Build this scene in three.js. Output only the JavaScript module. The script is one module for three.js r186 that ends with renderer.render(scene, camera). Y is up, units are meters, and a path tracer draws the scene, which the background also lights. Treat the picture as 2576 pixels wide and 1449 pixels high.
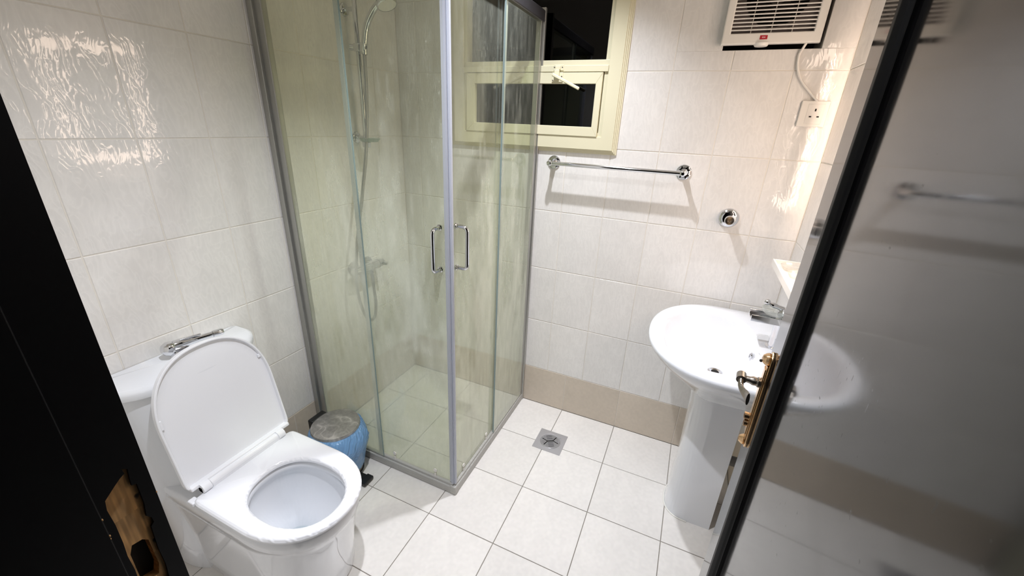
import * as THREE from 'three';
import { mergeGeometries, toCreasedNormals, mergeVertices } from 'three/addons/utils/BufferGeometryUtils.js';
import { RoundedBoxGeometry } from 'three/addons/geometries/RoundedBoxGeometry.js';
import { RectAreaLightUniformsLib } from 'three/addons/lights/RectAreaLightUniformsLib.js';

// ---------------------------------------------------------------- camera, light, exposure
const scene = new THREE.Scene();
scene.background = new THREE.Color().setRGB(0.0025, 0.002, 0.002);          // night outside
const camera = new THREE.PerspectiveCamera(2 * Math.atan(724.5 / 1016.2) * 180 / Math.PI, 2576 / 1449, 0.02, 30);
camera.position.set(0.4577, 1.5223, 1.8849);
camera.rotation.order = 'YXZ';
camera.rotation.set(-0.3843, 0.4047, 0.0442);
const renderer = new THREE.WebGLRenderer({ antialias: true });
renderer.toneMapping = THREE.LinearToneMapping;
renderer.toneMappingExposure = 0.68;
renderer.shadowMap.enabled = true;
RectAreaLightUniformsLib.init();
const LAMP = { spots: [[-0.05, 0.50], [-0.05, 1.30]], y: 2.40, color: 0xf4f7ff, cd: [11, 11.6] };   // two ceiling downlights
const LED = { color: 0xffe3cd, halo: 170, band: 15 };                                     // strips behind the mirror

// room: left wall x = XL, right wall x = XR, back wall z = 0, front wall z = ZF, ceiling YC
const XL = -1.035, XR = 0.865, ZF = 1.69, YC = 2.45;
const MIR = { z0: 0.228, z1: 0.655, y0: 1.20, y1: 1.87 };

// ---------------------------------------------------------------- helpers
let seed = 7;
const rnd = () => { seed = (seed * 1664525 + 1013904223) >>> 0; return seed / 4294967296; };
const V = (x, y, z) => new THREE.Vector3(x, y, z);
function hash(i, j, k = 0) { let h = (i * 374761393 + j * 668265263 + k * 2147483647) | 0; h = Math.imul(h ^ (h >>> 13), 1274126177); return ((h ^ (h >>> 16)) >>> 0) / 4294967296; }
function noise(x, y, per, k = 0) {                                               // tiling value noise
  const xi = Math.floor(x), yi = Math.floor(y), fx = x - xi, fy = y - yi;
  const m = (a) => ((a % per) + per) % per, s = (t) => t * t * (3 - 2 * t), u = s(fx), v = s(fy);
  const a = hash(m(xi), m(yi), k), b = hash(m(xi + 1), m(yi), k), c = hash(m(xi), m(yi + 1), k), d = hash(m(xi + 1), m(yi + 1), k);
  return a + (b - a) * u + (c - a) * v + (a - b - c + d) * u * v;
}
function tex(n, fn, srgb, rx = 1, ry = rx) {
  const d = new Uint8Array(n * n * 4);
  for (let j = 0; j < n; j++) for (let i = 0; i < n; i++) {
    const c = fn(i / n, j / n), q = (j * n + i) * 4;
    for (let k = 0; k < 3; k++) d[q + k] = Math.max(0, Math.min(255, Math.round((Array.isArray(c) ? c[k] : c) * 255)));
    d[q + 3] = 255;
  }
  const t = new THREE.DataTexture(d, n, n); t.wrapS = t.wrapT = THREE.RepeatWrapping; t.magFilter = THREE.LinearFilter; t.minFilter = THREE.LinearMipmapLinearFilter; t.generateMipmaps = true;
  if (srgb) t.colorSpace = THREE.SRGBColorSpace;
  t.repeat.set(rx, ry); t.needsUpdate = true; return t;
}
const taken = {};
function numbered(n) { if (taken[n] === undefined) { taken[n] = 0; return n; } taken[n]++; return n + '_' + String(taken[n]).padStart(3, '0'); }
function shade(o) { o.traverse((m) => { if (m.isMesh) { m.castShadow = true; m.receiveShadow = true; } }); return o; }
function part(name, geo, mat, parent) { const m = new THREE.Mesh(geo, mat); m.name = name; parent.add(m); m.castShadow = m.receiveShadow = true; return m; }
function thing(name, label, category, pos = [0, 0, 0], turn = 0, group) {
  const g = new THREE.Group(); g.name = numbered(name); g.position.set(...pos); g.rotation.y = turn;
  g.userData = { label, category }; if (group) g.userData.group = group; scene.add(g); return g;
}
function struct(name, geo, mat, label) { const m = new THREE.Mesh(geo, mat); m.name = name; m.userData = { kind: 'structure', label }; m.castShadow = m.receiveShadow = true; scene.add(m); return m; }
function structGroup(name, label) { const g = new THREE.Group(); g.name = name; g.userData = { kind: 'structure', label }; scene.add(g); return g; }
function box(x0, x1, y0, y1, z0, z1, r = 0) {
  const w = x1 - x0, h = y1 - y0, d = z1 - z0;
  const g = r > 0 ? new RoundedBoxGeometry(w, h, d, 2, Math.min(r, w / 2.01, h / 2.01, d / 2.01)) : new THREE.BoxGeometry(w, h, d);
  g.translate((x0 + x1) / 2, (y0 + y1) / 2, (z0 + z1) / 2); return g;
}
function strip(g) { const o = g.index ? g.toNonIndexed() : g.clone(); for (const k of Object.keys(o.attributes)) if (!['position', 'normal', 'uv'].includes(k)) o.deleteAttribute(k); return o; }
const merge = (...gs) => mergeGeometries(gs.map(strip));
function cyl(p, q, r0, r1 = r0, seg = 28, open = false) {                        // cylinder between two points
  const d = q.clone().sub(p), g = new THREE.CylinderGeometry(r1, r0, d.length(), seg, 1, open);
  g.translate(0, d.length() / 2, 0);
  g.applyQuaternion(new THREE.Quaternion().setFromUnitVectors(V(0, 1, 0), d.clone().normalize())); g.translate(p.x, p.y, p.z); return g;
}
function lathe(pts, p = V(0, 0, 0), dir = V(0, 1, 0), seg = 40) {                // profile [r, h] turned about dir from p
  const g = new THREE.LatheGeometry(pts.map(([r, h]) => new THREE.Vector2(Math.max(r, 1e-5), h)), seg);
  const c = toCreasedNormals(g, 0.6);
  c.applyQuaternion(new THREE.Quaternion().setFromUnitVectors(V(0, 1, 0), dir.clone().normalize())); c.translate(p.x, p.y, p.z); return c;
}
function tube(pts, r, seg = 60, rad = 14, tension = 0.5) { return new THREE.TubeGeometry(new THREE.CatmullRomCurve3(pts, false, 'catmullrom', tension), seg, r, rad, false); }
function loft(rings, { capA = false, capB = false, closed = false, crease = 0.7 } = {}) {  // rings of equal count joined into a skin
  const n = rings[0].length, pos = [], idx = [], uv = [];
  for (let j = 0; j < rings.length; j++) for (let i = 0; i < n; i++) { const p = rings[j][i]; pos.push(p.x, p.y, p.z); uv.push(p.x + p.y * 0.3, p.z + p.y * 0.7); }
  const J = closed ? rings.length : rings.length - 1;
  for (let j = 0; j < J; j++) for (let i = 0; i < n; i++) {
    const a = j * n + i, b = j * n + (i + 1) % n, c = ((j + 1) % rings.length) * n + i, d = ((j + 1) % rings.length) * n + (i + 1) % n;
    idx.push(a, c, b, b, c, d);
  }
  const cap = (j, flip) => { const c = V(0, 0, 0); rings[j].forEach((p) => c.add(p)); c.divideScalar(n); const k = pos.length / 3; pos.push(c.x, c.y, c.z); uv.push(c.x, c.z); for (let i = 0; i < n; i++) { const a = j * n + i, b = j * n + (i + 1) % n; flip ? idx.push(k, b, a) : idx.push(k, a, b); } };
  if (capA) cap(0, false); if (capB) cap(rings.length - 1, true);
  const g = new THREE.BufferGeometry(); g.setAttribute('position', new THREE.Float32BufferAttribute(pos, 3)); g.setAttribute('uv', new THREE.Float32BufferAttribute(uv, 2)); g.setIndex(idx);
  return toCreasedNormals(g, crease);
}
function dRing(y, xm, a, b, hw, zc, nf = 2.2, nb = 7, N = 72) {                  // D-shaped outline: front length a (+x), back length b (-x), half width hw
  const out = [];
  for (let i = 0; i < N; i++) {
    const t = (i / N) * Math.PI * 2, c = Math.cos(t), s = Math.sin(t), n = c > 0 ? nf : nb;
    out.push(V(xm + Math.sign(c) * (c > 0 ? a : b) * Math.pow(Math.abs(c), 2 / n), y, zc - hw * Math.sign(s) * Math.pow(Math.abs(s), 2 / n)));
  }
  return out;
}
function extrude(shape, depth, bevel = 0, seg = 2) {
  return new THREE.ExtrudeGeometry(shape, { depth: depth - 2 * bevel, bevelEnabled: bevel > 0, bevelSize: bevel, bevelThickness: bevel, bevelOffset: -bevel, bevelSegments: seg, curveSegments: 32 }).translate(0, 0, bevel);
}
function rectShape(x0, x1, y0, y1) { const s = new THREE.Shape(); s.moveTo(x0, y0); s.lineTo(x1, y0); s.lineTo(x1, y1); s.lineTo(x0, y1); s.closePath(); return s; }
function rectHole(x0, x1, y0, y1) { const s = new THREE.Path(); s.moveTo(x0, y0); s.lineTo(x0, y1); s.lineTo(x1, y1); s.lineTo(x1, y0); s.closePath(); return s; }
function place(g, dir, pos) { g.applyQuaternion(new THREE.Quaternion().setFromUnitVectors(V(0, 0, 1), dir)); g.translate(...pos); return g; }

// ---------------------------------------------------------------- materials
function waves(u, v) {                                                          // short wavy diagonal strokes carved on the wall tiles
  const w1 = noise(u * 6, v * 6, 6, 1), w2 = noise(u * 18, v * 18, 18, 2);
  const a = noise(u * 48 + v * 12 + 3.2 * w1 + 1.2 * w2, v * 12 - u * 12 + 2.0 * w2, 12, 3), b = noise(u * 84 - v * 12 + 3.0 * w1, v * 24 + 2 * w1, 12, 4);
  const r1 = 1 - Math.abs(2 * a - 1), r2 = 1 - Math.abs(2 * b - 1);
  return [0.55 * Math.pow(r1, 2.2) + 0.30 * Math.pow(r2, 2) * w1 + 0.15 * w2, w1];
}
const relief = tex(512, (u, v) => waves(u, v)[0], false, 1 / 0.42);
const reliefShade = tex(512, (u, v) => { const [h, w] = waves(u, v), m = 0.945 + 0.045 * h + 0.015 * w; return [m, m, m]; }, true, 1 / 0.42);  // relief shading painted into the tile colour, ridges lighter than hollows
const mottle = tex(256, (u, v) => { const a = noise(u * 5, v * 5, 5, 3), b = noise(u * 17, v * 17, 17, 4), c = noise(u * 90, v * 90, 90, 6); const m = 0.93 + 0.035 * a + 0.02 * b + 0.03 * c; return [m, m * 0.995, m * 0.985]; }, true, 1 / 0.9);
const wallTile = [0xefece8, 0xf1eeea, 0xedeae6].map((c) => new THREE.MeshPhysicalMaterial({ color: c, map: reliefShade, roughness: 0.05, bumpMap: relief, bumpScale: 0.00022 }));
const floorTile = [0xf0edea, 0xf2efec, 0xeeebe8].map((c) => new THREE.MeshPhysicalMaterial({ color: c, map: mottle, roughness: 0.32 }));
const skirtTile = [0xd6cabb, 0xd8ccbd, 0xd3c7b8].map((c) => new THREE.MeshPhysicalMaterial({ color: c, map: mottle, roughness: 0.34 }));
const wallGrout = new THREE.MeshStandardMaterial({ color: 0xe6e1d8, roughness: 0.9 });
const floorGrout = new THREE.MeshStandardMaterial({ color: 0x8b857d, roughness: 0.95 });
const plaster = new THREE.MeshStandardMaterial({ color: 0xf2f0ea, roughness: 0.9 });
const ceramic = new THREE.MeshPhysicalMaterial({ color: 0xeaecf0, roughness: 0.09, clearcoat: 0.6, clearcoatRoughness: 0.04 });
const seatPlastic = new THREE.MeshPhysicalMaterial({ color: 0xf0f1f5, roughness: 0.22 });
const chrome = new THREE.MeshStandardMaterial({ color: 0xdcdde0, metalness: 1, roughness: 0.07 });
const satin = new THREE.MeshStandardMaterial({ color: 0x9a938a, metalness: 1, roughness: 0.3 });
const brass = new THREE.MeshStandardMaterial({ color: 0xdcb98f, metalness: 1, roughness: 0.22 });
const scum = tex(512, (u, v) => { const n = noise(u * 6, v * 40, 40, 31) * 0.4 + noise(u * 120, v * 120, 120, 32) * 0.6; return 0.62 + 0.36 * n; }, true, 3, 3);
const aluminium = new THREE.MeshStandardMaterial({ color: 0xb4b4b0, metalness: 0.85, roughness: 0.38 });
const darkAlu = new THREE.MeshStandardMaterial({ color: 0x77757a, metalness: 0.85, roughness: 0.4 });
const tracked = new THREE.MeshStandardMaterial({ color: 0xe6e4de, map: scum, metalness: 0.15, roughness: 0.5 });
const cream = new THREE.MeshPhysicalMaterial({ color: 0xdfd9bc, roughness: 0.35 });
const whitePlastic = new THREE.MeshPhysicalMaterial({ color: 0xebe7e0, roughness: 0.35 });
const dark = new THREE.MeshStandardMaterial({ color: 0x17130f, roughness: 0.85 });
const blackPlastic = new THREE.MeshStandardMaterial({ color: 0x161616, roughness: 0.4 });
const speck = tex(512, (u, v) => { let r = 0.14 + 0.06 * noise(u * 60, v * 60, 60, 21); const s = noise(u * 170, v * 110, 170, 22); if (s > 0.95 && noise(u * 7, v * 7, 7, 23) > 0.55) r = 0.55; return r; }, false, 1 / 0.8);
const blackPaint = new THREE.MeshPhysicalMaterial({ color: 0x0b0a0b, roughness: 0.5, roughnessMap: speck, ior: 1.65 });
const blackFrame = new THREE.MeshPhysicalMaterial({ color: 0x030304, roughness: 0.5, specularIntensity: 0.3 });
const bareWood = new THREE.MeshStandardMaterial({ map: tex(256, (u, v) => { const g = noise(u * 40, v * 3, 40, 9), m = noise(u * 5, v * 5, 5, 11), d = noise(u * 3, v * 3, 3, 12); let t = 0.66 + 0.30 * g + 0.16 * m; const st = d * 0.7 + 0.3 * noise(u * 14, v * 9, 14, 13); if (st > 0.56) t *= Math.max(0.2, 1 - (st - 0.56) * 9); return [0.82 * t, 0.64 * t, 0.42 * t]; }, true, 1 / 0.09), roughness: 0.9 });
// shower glass: clear pane with a film of limescale, heavier where the spray hits (lower half)
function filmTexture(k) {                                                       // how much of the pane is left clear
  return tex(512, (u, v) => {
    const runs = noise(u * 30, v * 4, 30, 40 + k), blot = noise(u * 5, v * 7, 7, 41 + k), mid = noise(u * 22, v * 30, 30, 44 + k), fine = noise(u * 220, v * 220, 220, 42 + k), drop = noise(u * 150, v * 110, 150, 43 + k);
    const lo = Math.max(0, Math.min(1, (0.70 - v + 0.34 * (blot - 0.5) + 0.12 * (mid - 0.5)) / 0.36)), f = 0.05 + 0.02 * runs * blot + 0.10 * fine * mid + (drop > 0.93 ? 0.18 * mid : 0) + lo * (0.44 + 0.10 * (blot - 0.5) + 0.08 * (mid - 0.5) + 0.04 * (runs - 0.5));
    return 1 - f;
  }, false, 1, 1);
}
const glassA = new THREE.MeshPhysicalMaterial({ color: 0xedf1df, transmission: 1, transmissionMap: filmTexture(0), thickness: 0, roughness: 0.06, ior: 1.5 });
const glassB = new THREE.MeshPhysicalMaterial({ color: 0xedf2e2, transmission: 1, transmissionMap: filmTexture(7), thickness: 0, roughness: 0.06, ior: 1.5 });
const glassEdge = new THREE.MeshPhysicalMaterial({ color: 0x8b9c9c, roughness: 0.15 });
const seal = new THREE.MeshPhysicalMaterial({ color: 0xdfe2ea, transmission: 0.55, thickness: 0, roughness: 0.7 });
const clearGlass = new THREE.MeshPhysicalMaterial({ specularIntensity: 0.5, color: 0x1e1819, transmission: 1, thickness: 0, roughness: 0.03, ior: 1.5 });

// ---------------------------------------------------------------- tiled surfaces
function tileGeo(w, h, t, c, uo, vo) {                                           // chamfered slab, face at z = 0
  const x = w / 2, y = h / 2, P = [], U = [], tri = (a, b, d) => { for (const p of [a, b, d]) { P.push(...p); U.push(p[0] + uo, p[1] + vo); } }, quad = (a, b, d, e) => { tri(a, b, d); tri(a, d, e); };
  const f = [[-x + c, -y + c, 0], [x - c, -y + c, 0], [x - c, y - c, 0], [-x + c, y - c, 0]], m = [[-x, -y, -c], [x, -y, -c], [x, y, -c], [-x, y, -c]], b = m.map((p) => [p[0], p[1], -t]);
  quad(...f);
  for (let i = 0; i < 4; i++) { const j = (i + 1) % 4; quad(m[i], m[j], f[j], f[i]); quad(b[i], b[j], m[j], m[i]); }
  const g = new THREE.BufferGeometry(); g.setAttribute('position', new THREE.Float32BufferAttribute(P, 3)); g.setAttribute('uv', new THREE.Float32BufferAttribute(U, 2)); g.computeVertexNormals(); return g;
}
const tileCache = {};
function addTiles(parent, xs, ys, mats, holes, { joint = 0.0034, t = 0.009, c = 0.0012, z = 0, sized = 5 } = {}) {
  for (let i = 0; i + 1 < xs.length; i++) for (let j = 0; j + 1 < ys.length; j++) {
    let rects = [[xs[i] + joint / 2, xs[i + 1] - joint / 2, ys[j] + joint / 2, ys[j + 1] - joint / 2]];
    for (const [a, b, p, q] of holes) {
      const out = [];
      for (const [x0, x1, y0, y1] of rects) {
        if (x1 <= a || x0 >= b || y1 <= p || y0 >= q) { out.push([x0, x1, y0, y1]); continue; }
        if (y0 < p) out.push([x0, x1, y0, p]); if (y1 > q) out.push([x0, x1, q, y1]);
        const m0 = Math.max(y0, p), m1 = Math.min(y1, q);
        if (x0 < a) out.push([x0, a, m0, m1]); if (x1 > b) out.push([b, x1, m0, m1]);
      }
      rects = out;
    }
    for (const [x0, x1, y0, y1] of rects) {
      const w = x1 - x0, h = y1 - y0; if (w < 0.012 || h < 0.012) continue;
      const k = Math.floor(rnd() * sized), key = [w.toFixed(4), h.toFixed(4), k, t].join();
      const g = tileCache[key] || (tileCache[key] = tileGeo(w, h, t, c, k * 0.137 + 0.03, k * 0.211));
      const m = part('tile', g, mats[Math.floor(rnd() * mats.length)], parent);
      m.position.set((x0 + x1) / 2, (y0 + y1) / 2, z + (rnd() - 0.5) * 0.0004);
      m.rotation.set((rnd() - 0.5) * 0.003, (rnd() - 0.5) * 0.003, 0);
    }
  }
}
const span = (lo, hi, from, step) => { const a = [lo]; let v = from; while (v > lo) v -= step; for (v += step; v < hi - 0.02; v += step) if (v > lo + 0.02) a.push(v); a.push(hi); return a; };
const ROWS = [0.2364, 0.5365, 0.838, 1.1374, 1.4397, 1.7415, 2.043, 2.345, YC];
function slab(x0, x1, y0, y1, thick, holes, deep = 0.0017) { const s = rectShape(x0, x1, y0, y1); for (const h of holes) s.holes.push(rectHole(...h)); return new THREE.ExtrudeGeometry(s, { depth: thick, bevelEnabled: false }).translate(0, 0, -thick - deep); }
const T = 0.16;

// floor (local x, y = -z)
const floor = struct('floor', slab(XL - T, XR + T, -2.4, T, 0.15, [], 0.0014), floorGrout, 'white square tiled bathroom floor with thin grey joints');
floor.rotation.x = -Math.PI / 2;
addTiles(floor, span(XL, XR, 0, 0.3), span(-ZF, 0, -0.294, 0.3), floorTile, [], { joint: 0.0032, t: 0.008, c: 0.0005 });

// back wall with window opening and fan opening
const WIN = [-0.66, 0.07, 1.46, 2.26], FAN = [0.456, 0.766, 1.808, 2.11];
const wallBack = struct('wall_back', slab(XL - T, XR + T, 0, YC, T, [WIN, FAN]), wallGrout, 'back wall of pale relief tiles holding the window and towel bar');
addTiles(wallBack, span(XL, XR, -0.1094, 0.2025), ROWS, wallTile, [WIN, FAN]);
const baseBack = new THREE.Group(); baseBack.name = 'baseboard_back'; baseBack.userData = { kind: 'structure', label: 'beige tile skirting row along the back wall' }; scene.add(baseBack);
addTiles(baseBack, span(XL, XR, 0, 0.3), [0.0, 0.2364], skirtTile, [], { joint: 0.0022 });
// left wall (local x = -z)
const wallLeft = struct('wall_left', slab(-ZF - T, T, 0, YC, T, []), wallGrout, 'left wall of pale relief tiles behind the toilet');
wallLeft.position.x = XL; wallLeft.rotation.y = Math.PI / 2;
addTiles(wallLeft, span(-ZF, 0, -0.9925, 0.2015), ROWS, wallTile, []);
const baseLeft = new THREE.Group(); baseLeft.name = 'baseboard_left'; baseLeft.userData = { kind: 'structure', label: 'beige tile skirting row along the left wall' }; baseLeft.position.x = XL; baseLeft.rotation.y = Math.PI / 2; scene.add(baseLeft);
addTiles(baseLeft, span(-ZF, 0, -0.894, 0.3), [0.0, 0.2364], skirtTile, [], { joint: 0.0022 });
// right wall (local x = z)
const wallRight = struct('wall_right', slab(-T, ZF + T, 0, YC, T, []), wallGrout, 'right wall of pale tiles behind the wash basin');
wallRight.position.x = XR; wallRight.rotation.y = -Math.PI / 2;
addTiles(wallRight, span(0, ZF, 0.17, 0.2015), ROWS, wallTile, []);
const baseRight = new THREE.Group(); baseRight.name = 'baseboard_right'; baseRight.userData = { kind: 'structure', label: 'beige tile skirting row along the right wall' }; baseRight.position.x = XR; baseRight.rotation.y = -Math.PI / 2; scene.add(baseRight);
addTiles(baseRight, span(0, ZF, 0.294, 0.3), [0.0, 0.2364], skirtTile, [], { joint: 0.0022 });
// front wall with the doorway, ceiling
const DOORX0 = -0.19, DOORX1 = 0.66;
const wallFront = struct('wall_front', new THREE.ExtrudeGeometry((() => { const s = rectShape(XL - T, XR + T, 0, YC); s.holes.push(rectHole(DOORX0 - 0.06, DOORX1 + 0.04, 0.0005, 2.1)); return s; })(), { depth: 0.14, bevelEnabled: false }), plaster, 'front wall around the doorway');
wallFront.position.z = ZF + 0.001;
const ceiling = struct('ceiling', box(XL - T, XR + T, YC, YC + 0.12, -T, ZF + 0.14), plaster, 'plain white bathroom ceiling');

// ---------------------------------------------------------------- window
{
  const w = structGroup('window_1', 'cream framed window with a dark upper pane and a small top-hung sash');
  const X0 = -0.712, X1 = 0.118, Y0 = 1.415, Y1 = 2.30;
  const ring = (x0, x1, y0, y1, t, z0, z1, b) => { const s = rectShape(x0, x1, y0, y1); s.holes.push(rectHole(x0 + t, x1 - t, y0 + t, y1 - t)); return extrude(s, z1 - z0, b).translate(0, 0, z0); };
  part('flange', merge(ring(X0, X1, Y0, Y1, 0.05, 0.0, 0.006, 0.001), ring(X0 + 0.006, X1 - 0.006, Y0 + 0.006, Y1 - 0.006, 0.05, 0.004, 0.010, 0.001), ring(X0 + 0.012, X1 - 0.012, Y0 + 0.012, Y1 - 0.012, 0.05, 0.008, 0.014, 0.001), ring(X0 + 0.018, X1 - 0.018, Y0 + 0.018, Y1 - 0.018, 0.054, 0.012, 0.018, 0.001)), cream, w);
  part('frame', ring(-0.665, 0.071, 1.462, 2.255, 0.0415, -0.10, 0.012, 0.001), cream, w);
  part('transom', merge(box(-0.64, 0.045, 1.740, 1.764, -0.05, 0.020, 0.002), box(-0.635, 0.052, 1.762, 1.785, -0.05, 0.013, 0.002)), cream, w);
  part('pane', box(-0.634, 0.04, 1.78, 2.225, -0.042, -0.037), clearGlass, w).userData = { label: 'dark upper window pane' };
  // lower sash: four mitred members
  const sx0 = -0.622, sx1 = 0.026, sy0 = 1.487, sy1 = 1.7375, t = 0.043, m = [[[sx0, sy0], [sx1, sy0], [sx1 - t * 0.62, sy0 + t * 0.9], [sx0 + t, sy0 + t * 0.9]], [[sx1, sy0], [sx1, sy1], [sx1 - t * 0.62, sy1 - t], [sx1 - t * 0.62, sy0 + t * 0.9]], [[sx1, sy1], [sx0, sy1], [sx0 + t, sy1 - t], [sx1 - t * 0.62, sy1 - t]], [[sx0, sy1], [sx0, sy0], [sx0 + t, sy0 + t * 0.9], [sx0 + t, sy1 - t]]];
  const sash = part('sash', merge(...m.map((q) => { const s = new THREE.Shape(q.map((p) => new THREE.Vector2(...p))); return extrude(s, 0.034, 0.0012, 1).translate(0, 0, -0.012); })), cream, w);
  part('sash_pane', box(sx0 + t - 0.004, sx1 - t * 0.62 + 0.004, sy0 + 0.034, sy1 - t + 0.004, -0.006, -0.002), clearGlass, sash);
  // lever of the sash
  const h = part('lever', merge(box(-0.190, -0.146, 1.744, 1.768, 0.018, 0.024, 0.002), box(-0.180, -0.158, 1.746, 1.762, 0.022, 0.034, 0.003), box(-0.195, -0.145, 1.700, 1.738, 0.021, 0.026, 0.002), box(-0.183, -0.160, 1.712, 1.747, 0.025, 0.04, 0.004),
    (() => { const g = new RoundedBoxGeometry(0.135, 0.0125, 0.009, 3, 0.004); g.rotateZ(-0.42); g.translate(-0.125, 1.700, 0.047); return g; })()), cream, w);
  for (const [x, y, z] of [[-0.1865, 1.757, 0.024], [-0.151, 1.757, 0.024], [-0.189, 1.728, 0.026], [-0.151, 1.722, 0.026], [-0.190, 1.707, 0.026]]) part('screw', new THREE.SphereGeometry(0.0032, 10, 6).scale(1, 1, 0.45).translate(x, y, z), satin, h);
}

// ---------------------------------------------------------------- door frame and door
{
  const f = structGroup('trim_1', 'black painted door jamb with bare wood where the strike plate was torn off');
  const xj = -0.18;
  // face skin in (z, y) plane with a torn opening; local X = -z so that the face looks to +x
  const hole = [[1.709, 1.062], [1.7145, 1.067], [1.7135, 1.058], [1.719, 1.055], [1.727, 1.048], [1.7405, 1.035], [1.7425, 1.02], [1.741, 0.99], [1.7415, 0.955], [1.743, 0.93], [1.742, 0.90], [1.7435, 0.86], [1.743, 0.84], [1.712, 0.842], [1.710, 0.87], [1.711, 0.905], [1.709, 0.95], [1.7045, 0.955], [1.7052, 0.965], [1.7095, 0.972], [1.7065, 0.995], [1.7060, 1.032], [1.7115, 1.034], [1.7105, 1.047]];
  const skin = rectShape(-1.752, -1.69, 0, 2.1), hp = new THREE.Path(); hole.forEach(([z, y], i) => i ? hp.lineTo(-z, y) : hp.moveTo(-z, y)); hp.closePath(); skin.holes.push(hp);
  part('jamb', merge(extrude(skin, 0.003).translate(0, 0, -0.003).rotateY(Math.PI / 2).translate(xj, 0, 0), box(xj - 0.09, xj - 0.026, 0, 2.1, 1.688, 1.99), box(xj - 0.03, xj - 0.003, 0, 0.835, 1.6901, 1.752), box(xj - 0.03, xj - 0.003, 1.07, 2.1, 1.6901, 1.752), box(xj - 0.03, xj - 0.003, 0.835, 1.07, 1.6901, 1.7005), box(xj - 0.03, xj - 0.003, 0.835, 1.07, 1.745, 1.752)), blackFrame, f);
  part('door_stop', box(xj - 0.03, xj + 0.012, 0, 2.1, 1.752, 1.99, 0.002), blackFrame, f);
  const ws = rectShape(-1.745, -1.7005, 0.835, 1.07), pk = new THREE.Path(); [[1.716, 0.928], [1.722, 0.936], [1.734, 0.938], [1.739, 0.925], [1.7395, 0.880], [1.737, 0.862], [1.720, 0.858], [1.7155, 0.875]].forEach(([z, y], i) => i ? pk.lineTo(-z, y) : pk.moveTo(-z, y)); pk.closePath(); ws.holes.push(pk);
  const wd = part('bare_wood', extrude(ws, 0.014).translate(0, 0, -0.0185).rotateY(Math.PI / 2).translate(xj, 0, 0), bareWood, f); wd.userData = { label: 'bare splintered wood with a lock pocket' };
  part('lock_pocket', box(xj - 0.0265, xj - 0.019, 0.85, 0.945, 1.71, 1.744), dark, f);
  for (const [z, y, s] of [[1.7525, 1.02, 1.4], [1.7525, 0.99, 1.5], [1.7528, 0.985, 1.0], [1.69, 1.0, 1.3]]) part('paint_chip', new THREE.IcosahedronGeometry(0.001 * s, 0).scale(0.4, 1.6, 0.7).translate(xj + (z > 1.75 ? 0.012 : 0), y, z), bareWood, f);
  const r = structGroup('trim_2', 'black painted door frame on the hinge side and above the door');
  part('jamb', box(DOORX1, DOORX1 + 0.04, 0, 2.1, 1.69, 1.84), blackFrame, r);
  part('head', box(xj - 0.06, DOORX1 + 0.04, 2.07, 2.13, 1.70, 1.84), blackFrame, r);

  const t = 4.5 * Math.PI / 180, zh = 1.69, L = (zh - 0.89) / Math.cos(t);
  const d = structGroup('door_1', 'glossy black door standing open on the right, mirroring the room');
  d.position.set((0.76 - Math.sin(t) * zh) / Math.cos(t), 0, zh); d.rotation.y = Math.PI / 2 - t;
  const leaf = box(0, L, 0.008, 2.06, 0, 0.04, 0.002);
  { const p = leaf.attributes.position, u = leaf.attributes.uv; for (let i = 0; i < p.count; i++) u.setXY(i, p.getX(i), p.getY(i)); }
  part('leaf', leaf, blackPaint, d);
  const bead = (x, w, h) => { const s = new THREE.Shape(); s.moveTo(-w / 2, 0.002); s.lineTo(-w / 2, -0.004); s.bezierCurveTo(-w / 2 + 0.004, -0.004, -w / 2 + 0.004, -h, -0.004, -h); s.lineTo(0.003, -h); s.bezierCurveTo(w / 2 - 0.008, -h, w / 2 - 0.006, -h * 0.45, w / 2 - 0.002, -h * 0.35); s.lineTo(w / 2, 0.002); s.closePath(); const g = new THREE.ExtrudeGeometry(s, { depth: 1.9, bevelEnabled: false, curveSegments: 12 }); g.rotateX(-Math.PI / 2); g.scale(1, 1, -1); const q = toCreasedNormals(g, 0.5); q.translate(x, 0.08, 0); return q; };
  const bm = bead(L - 0.205, 0.046, 0.0165);
  part('moulding', bm, blackFrame, d);
  // lock furniture
  const px = L - 0.050, lock = part('lock_plate', (() => { const s = new THREE.Shape(); const w = 0.021; s.moveTo(-w, 0.845); s.quadraticCurveTo(-w, 0.825, 0, 0.82); s.quadraticCurveTo(w, 0.825, w, 0.845); s.lineTo(w, 1.055); s.quadraticCurveTo(w, 1.075, 0, 1.082); s.quadraticCurveTo(-w, 1.075, -w, 1.055); s.closePath(); return merge(extrude(s, 0.006, 0.002), extrude(new THREE.Shape([[-0.016, 0.85], [0.016, 0.85], [0.016, 1.05], [-0.016, 1.05]].map((p) => new THREE.Vector2(...p))), 0.004, 0.0015).translate(0, 0, 0.005), extrude(new THREE.Shape([[-0.011, 0.86], [0.011, 0.86], [0.011, 1.04], [-0.011, 1.04]].map((p) => new THREE.Vector2(...p))), 0.003, 0.001).translate(0, 0, 0.008)).rotateY(Math.PI).translate(px, 0, 0.0005); })(), brass, d);
  part('finial', lathe([[0.0, 0.016], [0.008, 0.014], [0.013, 0.008], [0.015, 0.003], [0.014, 0]], V(px, 1.062, -0.006), V(0, 0, -1), 20), brass, lock);
  part('finial', lathe([[0.0, 0.014], [0.007, 0.012], [0.011, 0.007], [0.013, 0.003], [0.012, 0]], V(px, 0.838, -0.006), V(0, 0, -1), 20), brass, lock);
  part('screw', new THREE.SphereGeometry(0.0035, 10, 8).translate(px, 1.055, -0.0215), dark, lock);
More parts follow.
